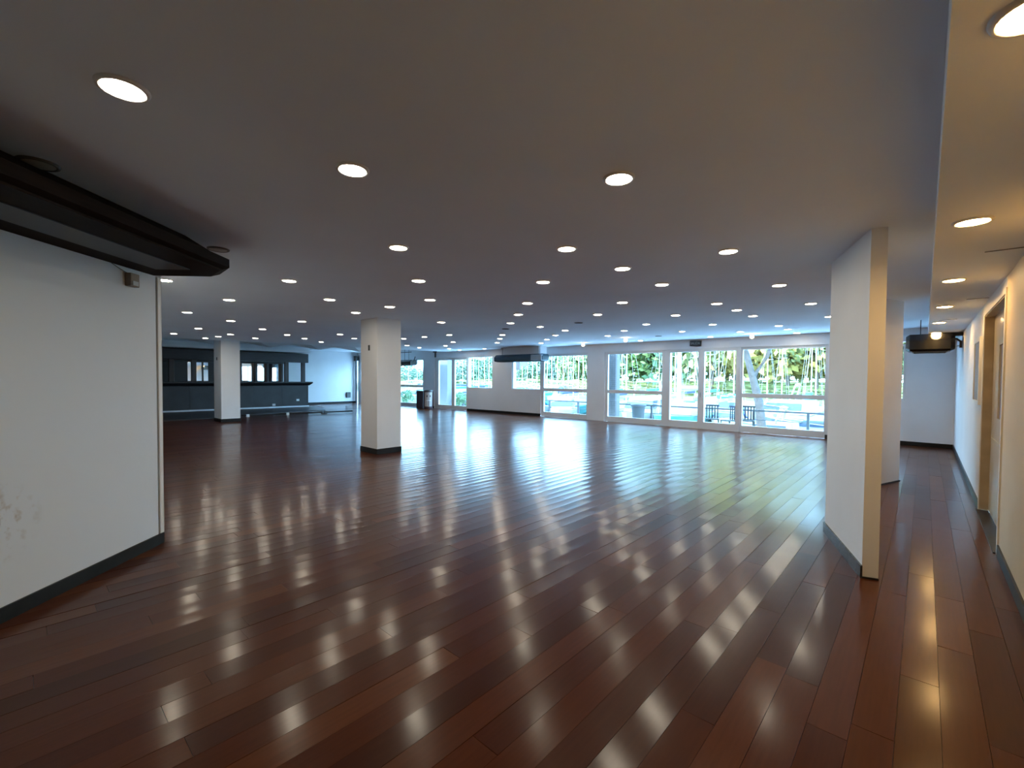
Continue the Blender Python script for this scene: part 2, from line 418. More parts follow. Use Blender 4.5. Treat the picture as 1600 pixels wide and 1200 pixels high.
struct(strip('baseboard_wing_end', 'base', B + d1 * .0, B + n1 * .105, d1, .012, .014))
E2, D2 = Vector((-.26, 9.18, 0)), Vector((-.64, 8.08, 0))
dd = (E2 - D2).normalized(); nn = Vector((dd.y, -dd.x, 0))
poly = [D2, E2, E2 - nn * .105, D2 - nn * .105]
area = sum(poly[i].x*poly[(i+1) % 4].y - poly[(i+1) % 4].x*poly[i].y for i in range(4))
if area < 0: poly.reverse()
struct(MB().prism([(p.x, p.y) for p in poly], -.02, 2.84).build('wall_wing_far', 'wall'), 'second white wing wall behind the scuffed one')
struct(strip('baseboard_wing_far', 'base', D2, E2 + dd * .012, nn, .012, .02))

# columns
def column(name, label, x0, x1, y0, y1, socket):
    o = struct(box(name, 'wall', (x0, x1, y0, y1, -.02, 2.85)), label)
    b = MB(); t = .012
    b.prism([(x0-t, y0-t), (x1+t, y0-t), (x1+t, y1+t), (x0-t, y1+t)], 0, .11); b.build('baseboard', 'base', o)
    sx, sz, w, h = socket
    bevel(box('socket', 'black', (sx - w/2, sx + w/2, y0 - .015, y0, sz - h/2, sz + h/2), o), .004)
    return o
mc0 = at_y(564, 600, 4.84).x
s1 = at_y(577, 543.5, 4.84)
column('column', 'square white column standing mid-floor with a dark skirting', mc0, -8.04, 4.84, 5.39, (s1.x, s1.z, .05, .11))
lc0 = at_y(334.5, 600, 4.59).x; s2 = at_y(339, 560.5, 4.59)
column('column', 'square white column in front of the dark bar', lc0, -17.23, 4.59, 5.15, (s2.x, s2.z, .07, .10))

# ---------------------------------------------------------------- window wall
def wbox(x0, x1, y0, y1, z0, z1):
    mb = MB()
    cuts = [x0, x1] if not (x0 < WX0 < x1) else [x0, WX0, x1]
    for a, b in zip(cuts, cuts[1:]):
        mb.box(a, b, y0, y1, z0, z1)
    return mb.xf(lambda a, b, c: (a, wy(a) + b, c))
XA0, XA1 = XF, WX(661)
XB0, XB1 = WX(678.5), WX(729)
XC0, XC1 = WX(730), WX(769.5)
XD0, XD1 = WX(799.5), WX(845)
XE0, XE1 = WX(845), WX(917.5)
XF0, XF1 = WX(944.5), WX(1039.5)
XG0, XG1 = WX(1039.5), WX(1156)
XH0, XH1 = WX(1156), WX(1293)
XI0, XI1 = WX(1297), WX(1415)
ZH = 2.50
ww = MB()
def wadd(*a):
    b = wbox(*a); ww.add(b.v, b.f)
wadd(XF, XR, 0, .26, ZH, 3.1)
for a, b in ((XA1, XB0), (XC1, XD0), (XE1, XF0), (XH1, XI0), (XI1, XR)):
    wadd(a, b, 0, .26, -.05, ZH)
wadd(XC0, XC1, 0, .26, -.05, 1.08); wadd(XD0, XD1, 0, .26, -.05, 1.08); wadd(XI0, XI1, 0, .26, -.05, 1.07)
wadd(XB1, XC0, 0, .26, -.05, ZH)
struct(ww.build('wall_window_side', 'wall'), 'long white wall with tall windows and glazed doors')
bb = MB()
for a, b in ((XC0, XE0), (XA1, XB0)):
    t = wbox(a, b, -.014, 0, 0, .1); bb.add(t.v, t.f)
struct(bb.build('baseboard_window_side', 'base'))
struct(box('baseboard_corridor_end', 'base', (XI1 - .6, XR, WY - .014, WY, 0, .1)))
dk = struct(box('trim_3', 'black', (XH1 - .03, XH1 + .1, WY - .03, WY, 0, .11)))

def glazed(name, label, x0, x1, z0, z1, cols, rows, y0=.03, y1=.11, pane_y=.07):
    root = empty(name, (0, 0, 0)); struct(root, label)
    xs = [x0]
    for a, b in cols: xs += [a, b]
    xs.append(x1)
    for i in range(0, len(xs), 2):
        if xs[i+1] - xs[i] > .004: wbox(xs[i], xs[i+1], y0, y1, z0, z1).build('frame_stile', 'white_frame', root)
    zs = [z0]
    for a, b in rows: zs += [a, b]
    zs.append(z1)
    for a, b in cols:
        for i in range(0, len(zs), 2):
            if zs[i+1] - zs[i] > .004: wbox(a, b, y0 + .004, y1 - .004, zs[i], zs[i+1]).build('frame_rail', 'white_frame', root)
        for c, d in rows:
            wbox(a, b, pane_y - .003, pane_y + .003, c, d).build('pane', 'glass', root)
    return root
ROWS2 = [(.19, 1.03), (1.15, 2.43)]
glazed('window_1', 'tall far window with a transom behind the mid-floor column', XA0, XA1, 0, ZH,
       [(XA0 + .35, XA0 + 2.2), (XA0 + 2.3, XA0 + 4.0), (XA0 + 4.1, XA1 - .05)], ROWS2)
glazed('door_1', 'far glazed sliding door beside the printed drum', XB0, XB1, 0, ZH, [(WX(684.5), WX(705)), (WX(709.5), WX(728))], [(.2, 2.40)])
glazed('window_2', 'high square window beside the far sliding door', XC0, XC1, 1.08, ZH, [(XC0 + .03, XC1 - .05)], [(1.1, 2.49)])
glazed('window_3', 'high square window below the long air conditioner', XD0, XD1, 1.08, ZH, [(XD0 + .05, XD1 - .06)], [(1.1, 2.49)])
glazed('window_4', 'tall window with transom between high window and pier', XE0, XE1, 0, ZH, [(WX(849), WX(916))], ROWS2)
glazed('window_5', 'tall window with transom showing a motor boat and grey bin', XF0, XF1, 0, ZH, [(WX(949), WX(1033.5))], ROWS2)
d2 = glazed('door_2', 'double glazed door under the exit sign', XG0, XG1, 0, ZH + .03, [(WX(1046.5), WX(1090.5)), (WX(1100), WX(1149.5))], [(.22, 2.42)], y0=.0)
box('handle', 'alu', (WX(1095) - .012, WX(1095) + .012, WY - .035, WY, 1.0, 1.14), d2)
glazed('window_6', 'widest window with transom beside the wing wall', XH0, XH1, 0, ZH, [(WX(1159.5), WX(1288.5))], ROWS2)
w7 = glazed('window_7', 'window with a dark slatted shutter behind the wing wall', XI0, XI1, 1.07, 2.44, [(XI0 + .06, XI1 - .05)], [(1.12, 2.40)])
for k in range(12):
    wbox(XI1 - .5, XI1 - .06, .14, .17, 1.55 + k * .07, 1.60 + k * .07).build('shutter_slat', 'shutter', w7)
# casing line above the doors and windows
struct(wbox(WX(944), WX(1293), -.012, 0, ZH, ZH + .03).build('trim_4', 'white_frame'))
struct(wbox(WX(846), WX(917.5), -.012, 0, ZH, ZH + .03).build('trim_5', 'white_frame'))

# ---------------------------------------------------------------- dark beam over the diagonal wall
def ring(of, oc, te, tc, z):
    return diag([(-.02, LB, z), (of, LB, z), (of, tc, z), (oc, te, z), (-.02, te, z)])
rings = [ring(.74, .50, -.02, -.28, 2.445), ring(.79, .55, .03, -.24, 2.475), ring(.79, .55, .03, -.24, 2.545), ring(.72, .50, -.01, -.28, 2.565), ring(.45, .26, -.12, -.32, 2.735)]
beam = tag(MB().loft(rings).build('ceiling_beam', 'beam'), 'dark wooden beam with chamfered end above the white diagonal wall', 'beam')
diag_box('soffit_panel', 'beam_panel', .22, .50, LB, -.3, 2.438, 2.447, beam)
diag_box('edge_molding', 'beam', .70, .76, LB, -.3, 2.436, 2.45, beam)

# small box on the diagonal wall
def diag_at(px, py):
    d = ray(px, py); t = LOFF / (d.x * LN.x + d.y * LN.y); return Vector((0, 0, CAM_H)) + d * t
p0, p1 = diag_at(194.5, 426), diag_at(209, 450)
b0, b1 = (p0 - LE).dot(LT), (p1 - LE).dot(LT)
sb = empty('sensor_box', diag([(0, (b0 + b1) / 2, 2.29)])[0]); tag(sb, 'small brown box on the white wall just under the dark beam', 'sensor')
def local(o, parent): o.parent = parent; o.matrix_parent_inverse = Matrix.Translation(-parent.location); return o
local(bevel(diag_box('housing', 'box_brown', 0, .05, b0, b1, 2.29, 2.40), .006), sb)
local(diag_box('lens', 'grey_plastic', .05, .056, b0 + .02, b1 - .02, 2.30, 2.335), sb)
wp = diag([(.006, b0 + .02, 2.40), (.006, b0 - .06, 2.42), (.006, b0 - .14, 2.445)])
local(MB().tube(wp, .003, 5).build('wire', 'dark_grey'), sb)

# ---------------------------------------------------------------- corridor door
dr = struct(empty('door_3', (0, 0, 0)), 'recessed cream door with a tan surround in the corridor wall')
X1 = XR + .075
box('door_reveal', 'tan', (XR - .004, X1 + .04, DY1 - .012, DY1 + .02, 0, DZ), dr)
box('door_reveal', 'tan', (XR - .004, X1 + .04, DY0 - .02, DY0 + .012, 0, DZ), dr)
box('door_head', 'tan', (XR - .004, X1 + .04, DY0 + .012, DY1 - .012, DZ - .012, DZ + .02), dr)
lf = MB(); lf.box(X1, X1 + .04, DY0, DY1, .02, 1.15); lf.box(X1, X1 + .04, DY0, DY1, 1.95, DZ); lf.box(X1, X1 + .04, DY0, DY0 + .15, 1.15, 1.95); lf.box(X1, X1 + .04, DY1 - .55, DY1, 1.15, 1.95)
lf.build('door_leaf', 'cream', dr)
box('pane', 'mauve', (X1 + .015, X1 + .025, DY0 + .15, DY1 - .55, 1.15, 1.95), dr)
box('kick_panel', 'cream', (X1 - .008, X1, DY0 + .12, DY1 - .12, .1, .9), dr)
box('door_stop', 'dark_wood', (XR + .02, X1, DY0 - .001, DY0 + .035, 0, DZ), dr)
box('threshold', 'base', (XR - .03, X1, DY0, DY1, 0, .012), dr)
ar = MB()
ar.box(XR - .012, XR, DY1, DY1 + .05, 0, DZ + .05); ar.box(XR - .012, XR, DY0 - .05, DY0, 0, DZ + .05); ar.box(XR - .012, XR, DY0, DY1, DZ, DZ + .05)
ar.build('architrave', 'white_plastic', dr)
wf = empty('framed_board', (XR, 8.45, 1.26)); tag(wf, 'narrow mauve board in a pale frame on the corridor wall past the door', 'wall board')
fb = MB(); fb.box(-.03, 0, -.42, .42, 0, .05); fb.box(-.03, 0, -.42, .42, .80, .85); fb.box(-.03, 0, -.42, -.37, .05, .80); fb.box(-.03, 0, .37, .42, .05, .80)
fb.build('frame', 'white_plastic', wf)
box('board', 'mauve', (-.018, 0, -.37, .37, .05, .80), wf)

# ---------------------------------------------------------------- ceiling lights
LIGHTS = [(192,137),(551,264),(967,278),(622.5,386),(885.5,388),(1138,392),(972.5,419),(654,438),(848.5,440),(1034,444),(1217.5,445),(451.8,438),(257.5,437),(358,468),(515,467.5),(671.8,468),(824,473.2),(972.5,472),(1120,473.8),(1267,473.8),(608.5,478.8),(555.8,488),(292.5,487.5),(360.5,500.8),(471.5,501.8),(310,512.8),(410,513.8),(271.5,521),(320.5,528),(341,525.5),(360,522),(399,528.2),(448.5,522.8),(476,528.5),(501.8,534),(531.2,522.2),(553.5,528.5),(630.8,528.8),(689.5,503.2),(702,523),(663,526),(708,534.2),(696,540),(701.8,544.5),(655,543),(636,539.5),(718,546.8),(757,544.8),(809.5,491),(797.5,504.2),(785,522.8),(781,528.8),(777,535.2),(844,510.2),(883,516),(867.8,523.5),(854.5,530.2),(845.5,535.8),(933.8,491),(949.5,524.2),(975.5,516.3),(1151,484),(1055.8,492.2),(1176.5,493.2),(1296,494.2),(1009.8,506.2),(1113.5,506.5),(1216.8,508.5),(1065.8,517.5),(1156.5,518.2),(1231,514.2),(1245,519.8),(1000.5,531.8),(1110,526)]
ROWY = [.31,1.28,2.3,3.3,4.3,5.3,6.15,7.1,8.05,9.0,9.9,10.85,11.85,12.85]
def on_ceiling(px, py):
    z = CEIL
    for _ in range(12):
        p = at_z(px, py, z); z = ceil_z(p.x, p.y)
    return at_z(px, py, z)
def make_downlight(lit, glow='lamp', ring_m='ring'):
    root = empty('recessed_downlight' if lit else 'unlit_downlight')
    rg = MB(); rg.lathe([(.072, -.002), (.072, -.010), (.078, -.013), (.088, -.010), (.092, 0.0)], 28, cap=False); rg.build('trim_ring', ring_m if lit else 'unlit', root)
    ds = MB(); ds.lathe([(.0715, -.009), (.055, -.0135), (.02, -.015)], 28, cap=False); n0 = 28
    ds.add([(.02*math.cos(2*math.pi*k/28), .02*math.sin(2*math.pi*k/28), -.015) for k in range(28)], [tuple(reversed(range(28)))])
    o = ds.build('diffuser', glow if lit else 'unlit', root)
    return root
proto = make_downlight(True); used = False
pts = []
for l in LIGHTS:
    p = on_ceiling(*l); q = at_z(*l, CEIL)
    j = min(range(14), key=lambda k: abs(ROWY[k] - q.y)); pts.append((j, p))
for j in range(14):
    row = sorted([p for k, p in pts if k == j], key=lambda p: -p.x)
    for i, p in enumerate(row):
        o = proto if not used else copy_tree(proto); used = True
        o.location = (p.x, p.y, p.z)
        tag(o, f'round warm recessed ceiling light, {ORD[13-j]} row from the window wall, {ORD[i]} from the corridor', 'ceiling light', 'recessed downlights in the main ceiling')
warm = make_downlight(True, 'lamp_warm')
for i, l in enumerate([(1520,345),(1490,437),(1476,478.5),(1467.5,503.5),(1463,519.5)]):
    p = at_z(*l, ZC2); o = copy_tree(warm); o.location = p
    tag(o, f'round warm light in the dropped corridor ceiling, {ORD[i]} along from the near end', 'ceiling light', 'corridor ceiling lights')
o = warm; o.location = (.19, 1.75, ZC2); tag(o, 'round warm corridor ceiling light above the near end of the wall', 'ceiling light', 'corridor ceiling lights')
un = make_downlight(False); first = True; pale = make_downlight(True, 'unlit_pale', 'unlit'); pale.name = 'unlit_downlight'; pale2 = copy_tree(pale)
for l, lab in (((904,504.2), 'unlit dark downlight amid the lit rows before the window pier'), ((790,513.8), 'unlit dark downlight before the long air conditioner'), ((1028.8,525), 'unlit dark downlight near the exit sign'),
               ((60,255), 'unlit dark downlight tucked against the near part of the beam'), ((341,389), 'unlit dark downlight at the chamfered end of the beam')):
    o = un if first else (copy_tree(un) if l[0] > 400 else (pale if l[0] < 100 else pale2)); first = False; o.location = on_ceiling(*l); tag(o, lab, 'ceiling light', 'unlit downlights')
# bare spot bulbs close to the window wall
sp = empty('spot_bulb')
MB().lathe([(.045, 0), (.045, -.02), (.03, -.03)], 16).build('base', 'ring', sp)
MB().lathe([(.02, -.03), (.045, -.05), (.055, -.08), (.045, -.11), (.015, -.125)], 16).build('bulb', 'bulb', sp)
for i, (l, lab) in enumerate((((911.2,535.5), 'bare glowing bulb on the ceiling before the plain pier'), ((977.5,527.5), 'brightest bare bulb on the ceiling before the window with the bin'), ((1175,521.5), 'bare glowing bulb on the ceiling before the widest window'))):
    o = sp if i == 0 else copy_tree(sp); o.location = on_ceiling(*l); tag(o, lab, 'light bulb', 'bare bulbs by the window wall')

# ---------------------------------------------------------------- exit sign
s0, s1_ = at_y(1078, 533, WY - .05), at_y(1095, 540, WY - .05)
sg = empty('exit_sign', ((s0.x + s1_.x) / 2, WY - .03, (s0.z + s1_.z) / 2)); sg.rotation_euler = (0, R(2), 0)
w, h = (s1_.x - s0.x) / 2, .085
tag(sg, 'small black exit sign with pale lettering above the glazed door', 'sign')
bevel(box('plate', 'black', (-w, w, -.03, .03, -h, h), sg), .006)
tc = bpy.data.curves.new('lettering', 'FONT'); tc.body = 'SALIDA'; tc.align_x = 'CENTER'; tc.align_y = 'CENTER'; tc.size = .115; tc.extrude = .001
to = bpy.data.objects.new('lettering_curve', tc); C.objects.link(to)
dg = bpy.context.evaluated_depsgraph_get(); me = bpy.data.meshes.new_from_object(to.evaluated_get(dg)); bpy.data.objects.remove(to)
me.materials.clear(); me.materials.append(M['sign_white'])
to = bpy.data.objects.new('lettering', me); C.objects.link(to); to.parent = sg; to.location = (0, -.032, 0); to.rotation_euler = (R(90), 0, 0)
sx = (2 * w * .86) / max(.01, max(v.co.x for v in me.vertices) - min(v.co.x for v in me.vertices)); to.scale = (sx, 1, 1)

# ---------------------------------------------------------------- air conditioners
def ac_unit(name, label, loc, rz, w, h, dp, body, under, rod_h, rods):
    r = empty(name, loc, rz); tag(r, label, 'air conditioner')
    prof = [(-dp/2, -h*.38), (-dp/2 + .04, -h*.5), (dp/2 - .05, -h*.5), (dp/2, -h*.2), (dp/2, h*.42), (dp/2 - .06, h*.5), (-dp/2 + .12, h*.5), (-dp/2, h*.15)]
    mb = MB()
    secs = [(-w/2, .78), (-w/2 + .06, 1.0), (w/2 - .06, 1.0), (w/2, .78)]
    mb.loft([[(x, y * s, z * s) for y, z in reversed(prof)] for x, s in secs]); mb.build('casing', body, r)
    gr = MB().box(-w/2 + .1, w/2 - .1, -dp/2 + .06, dp/2 - .08, -h*.5 - .012, -h*.5 + .002).build('air_grille', under, r)
    for k in range(4):
        y = -dp/2 + .12 + k * (dp - .26) / 3
        box('louver', body, (-w/2 + .12, w/2 - .12, y - .012, y + .012, -h*.5 - .024, -h*.5 - .010), gr)
    for x in rods:
        MB().tube([(x, 0, h*.45), (x, 0, h*.5 + rod_h)], .008, 6).build('hanging_rod', 'black', r)
    return r
a0, a1 = at_y(1416, 528, 12.2), at_y(1492, 528, 12.2)
acc = ac_unit('air_conditioner', 'black ceiling hung air conditioner at the far end of the corridor', ((a0.x + a1.x) / 2, 12.2, 2.30), 0, a1.x - a0.x, .34, .62, 'black_gloss', 'dark_grey', .3, (-.14, .2))
bevel(box('side_bracket', 'black', (.16, .48, -.05, .2, .13, .24), acc), .01)
MB().tube([(.30, .1, .05), (.38, .1, .08), (.44, .1, .02), (.44, .1, -.10)], .02, 8).build('pipe', 'box_brown', acc)
MB().tube([(.25, .15, -.06), (.45, .15, -.06)], .012, 6).build('pipe', 'white_plastic', acc)
m0, m1 = at_y(773, 558, 13.55), at_y(849, 558, 13.55)
acm = ac_unit('air_conditioner', 'long slate blue air conditioner hung before the high windows', ((m0.x + m1.x) / 2, 13.7, 2.36), R(0), m1.x - m0.x, .27, .5, 'ac_blue', 'ac_blue', .3, (-1.0, 1.0))
bevel(box('end_cover', 'ac_pale', ((m1.x - m0.x) / 2 - .55, (m1.x - m0.x) / 2 - .02, -.262, .2, -.12, .10), acm), .02)
box('duct_casing', 'wall', (-(m1.x - m0.x) / 2 + .2, (m1.x - m0.x) / 2 - .35, .02, .5, .13, .46), acm)
l0, l1 = at_y(612, 566, 13.0), at_y(646.5, 566, 13.0)
acl = ac_unit('air_conditioner', 'black air conditioner hung on a frame behind the mid-floor column', ((l0.x + l1.x) / 2, 13.0, 2.26), 0, l1.x - l0.x, .25, .5, 'black', 'black', .64, (-.6, .2, .55))
MB().box(-.75, .75, -.02, .02, .5, .53).build('hanging_frame', 'black', acl)
MB().tube([((l1.x - l0.x) / 2 - .02, 0, .05), ((l1.x - l0.x) / 2 + .12, 0, .28)], .02, 6).build('pipe', 'black', acl)

# ---------------------------------------------------------------- bar
XB = -23.0; BY0, BY1 = 1.2, 9.95
bar = empty('bar_counter', (XB, (BY0 + BY1) / 2, 0)); tag(bar, 'long dark bar counter with an overhanging top at the far end', 'bar counter')
hb = (BY1 - BY0) / 2
for k in range(7):
    ya = -hb + k * 2 * hb / 7
    box('front_panel', 'bar_front', (-.06, 0, ya + .004, ya + 2 * hb / 7 - .004, .06, 1.12), bar)
box('end_panel', 'bar_front', (-.62, -.0, hb - .04, hb + .002, .06, 1.12), bar)
bevel(MB().loft([[(-.66, -hb - .02, 1.10), (.06, -hb - .02, 1.10), (.06, hb + .04, 1.10), (-.66, hb + .04, 1.10)], [(-.66, -hb - .02, 1.22), (.20, -hb - .02, 1.22), (.20, hb + .16, 1.22), (-.66, hb + .16, 1.22)], [(-.66, -hb - .02, 1.28), (.20, -hb - .02, 1.28), (.20, hb + .16, 1.28), (-.66, hb + .16, 1.28)]]).build('countertop', 'bar', bar), .008)
box('kick_strip', 'alu', (-.0, .02, -hb, hb + .05, .03, .09), bar)
for px, py in ((465.5, 625), (428, 632.5)):
    p = at_x(px, py, XB + .01); y = p.y - bar.location.y
    bevel(box('socket', 'white_plastic', (0, .012, y - .07, y + .07, p.z - .05, p.z + .05), bar), .004)
# canopy with its posts
cn = empty('bar_canopy', (XB, (BY0 + BY1) / 2, 1.28)); tag(cn, 'dark bar canopy on posts standing on the bar counter', 'canopy')
bevel(box('fascia', 'bar', (-.14, .12, -hb, hb - .03, .95, 1.39), cn), .01)
box('canopy_roof', 'bar', (-2.1, -.14, -hb, hb - .03, 1.30, 1.39), cn)
for px in (474, 448):
    y = at_x(px, 585, XB).y - cn.location.y
    bevel(box('post', 'bar_wood2', (-.10, .02, y - .09, y + .09, 0, .96), cn), .01)
for y in (at_x(303, 585, XB).y, at_x(268, 585, XB).y):
    bevel(box('post', 'bar_wood2', (-.10, .02, y - cn.location.y - .09, y - cn.location.y + .09, 0, .96), cn), .01)
# back bar with mirrors against the end wall
XM = XF + .04
bk = empty('back_bar', (XM, 0, 0)); tag(bk, 'dark back bar shelving with mirror panels on the end wall', 'back bar')
yk1 = at_x(445, 585, XM + .2).y
box('cabinet', 'bar', (-.03, .45, BY0, yk1, 0, 1.0), bk)
box('back_board', 'bar', (-.035, .0, BY0, yk1, 1.0, 2.5), bk)
ms = [(378, 395.5), (402, 416), (420.5, 437.5), (293, 300), (306, 315), (318, 325)]
edges = []
for a, b in ms:
    ya, yb = at_x(a, 585, XM).y, at_x(b, 585, XM).y
    edges.append((ya, yb))
    box('mirror', 'mirror', (.0, .012, ya, yb, 1.05, 2.18), bk)
for a in (374, 399, 418, 441):
    y = at_x(a, 585, XM + .2).y
    bevel(box('upright', 'bar_wood2', (0, .22, y - .05, y + .05, 1.0, 2.5), bk), .01)
box('top_board', 'bar', (0, .3, BY0, yk1, 2.2, 2.5), bk)
# white boxing above the canopy
struct(box('trim_6', 'white_frame', (XF, XB + .05, .92, 10.0, 2.72, 3.0)), 'white boxing between bar canopy and ceiling')
struct(box('trim_7', 'white_plastic', (XB + .05, XB + .14, .92, 10.05, 2.74, 2.82)))
# low platform before the bar
plat = [(XB + .02, 1.0), (-18.9, 1.0), (-18.85, 4.9), (-19.7, 6.2), (-20.4, 9.6), (-21.0, 9.85), (-22.7, 10.25), (XB + .02, 10.25)]
tag(MB().prism(plat, 0.002, .03).build('bar_platform', 'platform'), 'low grey platform on the floor before the bar', 'platform')
# long rod lying on the floor
q0, q1 = at_z(377, 650, .05), at_z(550.5, 642.5, .05)
dv = (q1 - q0); rodv = empty('curtain_rod', (q0.x, q0.y, 0)); tag(rodv, 'long thin black rod lying on the floor before the bar', 'rod')
MB().tube([Vector((0, 0, .06)), Vector((dv.x, dv.y, .06))], .03, 8).build('tube', 'black', rodv)
for f_, mt in ((.05, 'white_plastic'), (.38, 'white_plastic'), (.70, 'black'), (.73, 'black')):
    p = Vector((dv.x * f_, dv.y * f_, .06)); MB().box(p.x - .04, p.x + .04, p.y - .05, p.y + .05, .0, .105).build('coupling', mt, rodv)
# faceted sails under the raised ceiling
for i, yt in enumerate((5.05, 7.08, 9.1, 11.1)):
    s = 1.02; z0 = 2.99; zt = 2.74
    v = [(-s, -s, 0), (s, -s, 0), (s, s, 0), (-s, s, 0), (0, 0, zt - z0), (-s, -s, .02), (s, -s, .02), (s, s, .02), (-s, s, .02)]
    f = [(1, 0, 4), (2, 1, 4), (3, 2, 4), (0, 3, 4), (5, 6, 7, 8), (0, 1, 6, 5), (1, 2, 7, 6), (2, 3, 8, 7), (3, 0, 5, 8)]
    o = MB().add(v, f).build('ceiling_sail', 'wall'); o.location = (-19.9, yt, z0 - .012)
    tag(o, f'white pointed ceiling panel over the bar end, {ORD[i]} counting from the bar side wall', 'ceiling panel', 'pointed ceiling panels')
# dark pipe and small black box at the far corner
pc = at_z(555.5, 629, 0)
dp = empty('corner_pipe', (XF + .17, 13.70, 0)); tag(dp, 'thin dark vertical pipe in the far corner beside the bar', 'pipe')
MB().tube([(0, 0, 0), (0, 0, 2.55)], .045, 8).build('shaft', 'dark_grey', dp); bevel(box('cap', 'black', (-.12, .14, -.1, .1, 2.5, 2.78), dp), .01)
p = at_x(544, 617, XF + .02)
bx = empty('wall_socket_box', (XF, p.y, p.z)); tag(bx, 'small black box low on the white end wall', 'socket')
bevel(box('housing', 'black', (0, .08, -.13, .13, -.16, .16), bx), .01); box('cover', 'dark_grey', (.08, .085, -.09, .09, -.12, .12), bx)
# dark bracket above the far sliding door
p = at_win(680.5, 554)
bt = empty('blind_bracket', (p.x, wy(p.x), p.z)); tag(bt, 'dark little bracket on the wall above the far sliding door', 'bracket')
box('plate', 'dark_grey', (-.05, .05, -.03, 0, -.14, .12), bt); box('hook', 'black', (-.08, .14, -.10, -.03, .10, .15), bt)

# ---------------------------------------------------------------- printed drum and dark cabinet
dm = empty('printed_drum', (-18.12, 13.72, 0), R(0)); tag(dm, 'brown drum with a cream print by the far sliding door', 'drum')
MB().lathe([(.235, 0), (.24, .03), (.235, .06), (.235, .80), (.24, .84), (.235, .87)], 28).build('barrel', 'drum', dm)
MB().lathe([(.245, .86), (.25, .89), (.235, .92), (.10, .93)], 28).build('lid', 'dark_grey', dm)
def wrap(a0, a1, z0, z1, r=.239, n=8):
    vs = []; base = math.atan2(-dm.location.y, -dm.location.x) + .15
    for i in range(n + 1):
        a = base + a0 + (a1 - a0) * i / n
        vs += [(r*math.cos(a), r*math.sin(a), z0), (r*math.cos(a), r*math.sin(a), z1)]
    return MB().add(vs, [(2*i, 2*i+2, 2*i+3, 2*i+1) for i in range(n)], True)
wrap(-.85, .75, .12, .82).build('print', 'print', dm)
for a, z0, z1 in ((-.45, .58, .68), (.2, .58, .68)):
    wrap(a, a + .22, z0, z1, .2405).build('print_mark', 'drum', dm)
wrap(-.55, .5, .40, .43, .2405).build('print_mark', 'white_plastic', dm)
wrap(-.05, .05, .14, .40, .2405).build('print_mark', 'drum', dm)
cbn = empty('dark_cabinet', (-18.68, 13.85, 0)); tag(cbn, 'narrow dark cabinet standing behind the printed drum', 'cabinet')
bevel(box('body', 'drum', (-.30, .26, -.2, .2, 0, .88), cbn), .008); box('door', 'drum', (-.27, .23, -.212, -.2, .05, .84), cbn)

# ================================================================= outdoors
struct(box('terrace_ground', 'terrace', (-40, 6, 14.8, 19.0, -.8, -.5)))
struct(box('quay_wall', 'terrace', (-80, 30, 19.0, 22.2, -3, -.9)))
struct(MB().box(-140, 80, 22.2, 140, -2.2, -2.0).build('water', 'water'))
struct(box('bank_ground', 'bank', (-180, 110, 66, 140, -2.2, -.9)))
struct(box('facade_ground', 'bank', (-180, 110, 140, 142, -2.2, 1.0)))
tag(box('floating_dock', 'dock', (-75, 6, 63.0, 64.6, -2.1, -1.35)), 'pale floating dock along the far shore', 'dock')

# railing
rl = empty('terrace_railing', (0, 16.6, -.5)); tag(rl, 'grey metal terrace railing beyond the windows', 'railing')
MB().box(-30, 2, -.03, .03, 1.0, 1.05).build('top_rail', 'rail', rl)
for z in (.72, .44, .18): MB().tube([(-30, 0, z), (2, 0, z)], .012, 6).build('rail_bar', 'rail', rl)
pm = MB().box(-.035, .035, -.03, .03, 0, 1.0).mesh('post'); pm.materials.append(M['rail'])
xs_ = [at_y(px, 645, 16.6).x for px in (1263, 1178, 1018, 961.5, 903.5, 858.5)]
for x in xs_ + [-1.2, -15.2, -17.0, -18.8, -20.6, -22.4, -24.2, -26.0, -27.8]:
    o = bpy.data.objects.new('post', pm); C.objects.link(o); o.parent = rl; o.location = (x, 0, 0)
# brick pillar and plain pillar outside
bp0, bp1 = at_y(950.5, 600, 15.3).x, at_y(961.5, 600, 15.3).x
bpil = empty('brick_pillar', ((bp0 + bp1) / 2, 15.3, -.5)); tag(bpil, 'grey brick pillar outside beside the window with the bin', 'pillar')
hw = (bp1 - bp0) / 2
box('core', 'mortar', (-hw + .006, hw - .006, .006, .35, 0, 3.6), bpil)
bm_ = MB().box(-hw, -.004, 0, .1, 0, .062).mesh('brick'); bm_.materials.append(M['brick'])
for k in range(50):
    for s in (0, 1):
        o = bpy.data.objects.new('brick', bm_); C.objects.link(o); o.parent = bpil
        o.location = ((hw + .004) * s - (0 if k % 2 == 0 else 0), -.004, k * .072)
pp0, pp1 = at_y(685.5, 600, 15.6).x, at_y(699, 600, 15.6).x
pl = empty('plain_pillar', ((pp0 + pp1) / 2, 15.6, -.5)); tag(pl, 'pale plain pillar outside the far sliding door', 'pillar')
box('shaft', 'pale_render', (-(pp1 - pp0) / 2, (pp1 - pp0) / 2, 0, .3, 0, 3.4), pl); box('plinth', 'pale_render', (-(pp1 - pp0) / 2 - .03, (pp1 - pp0) / 2 + .03, -.03, .33, 0, .3), pl)
struct(box('beam_terrace', 'wall', (-30, 3, 15.85, 16.1, 2.95, 3.1)))
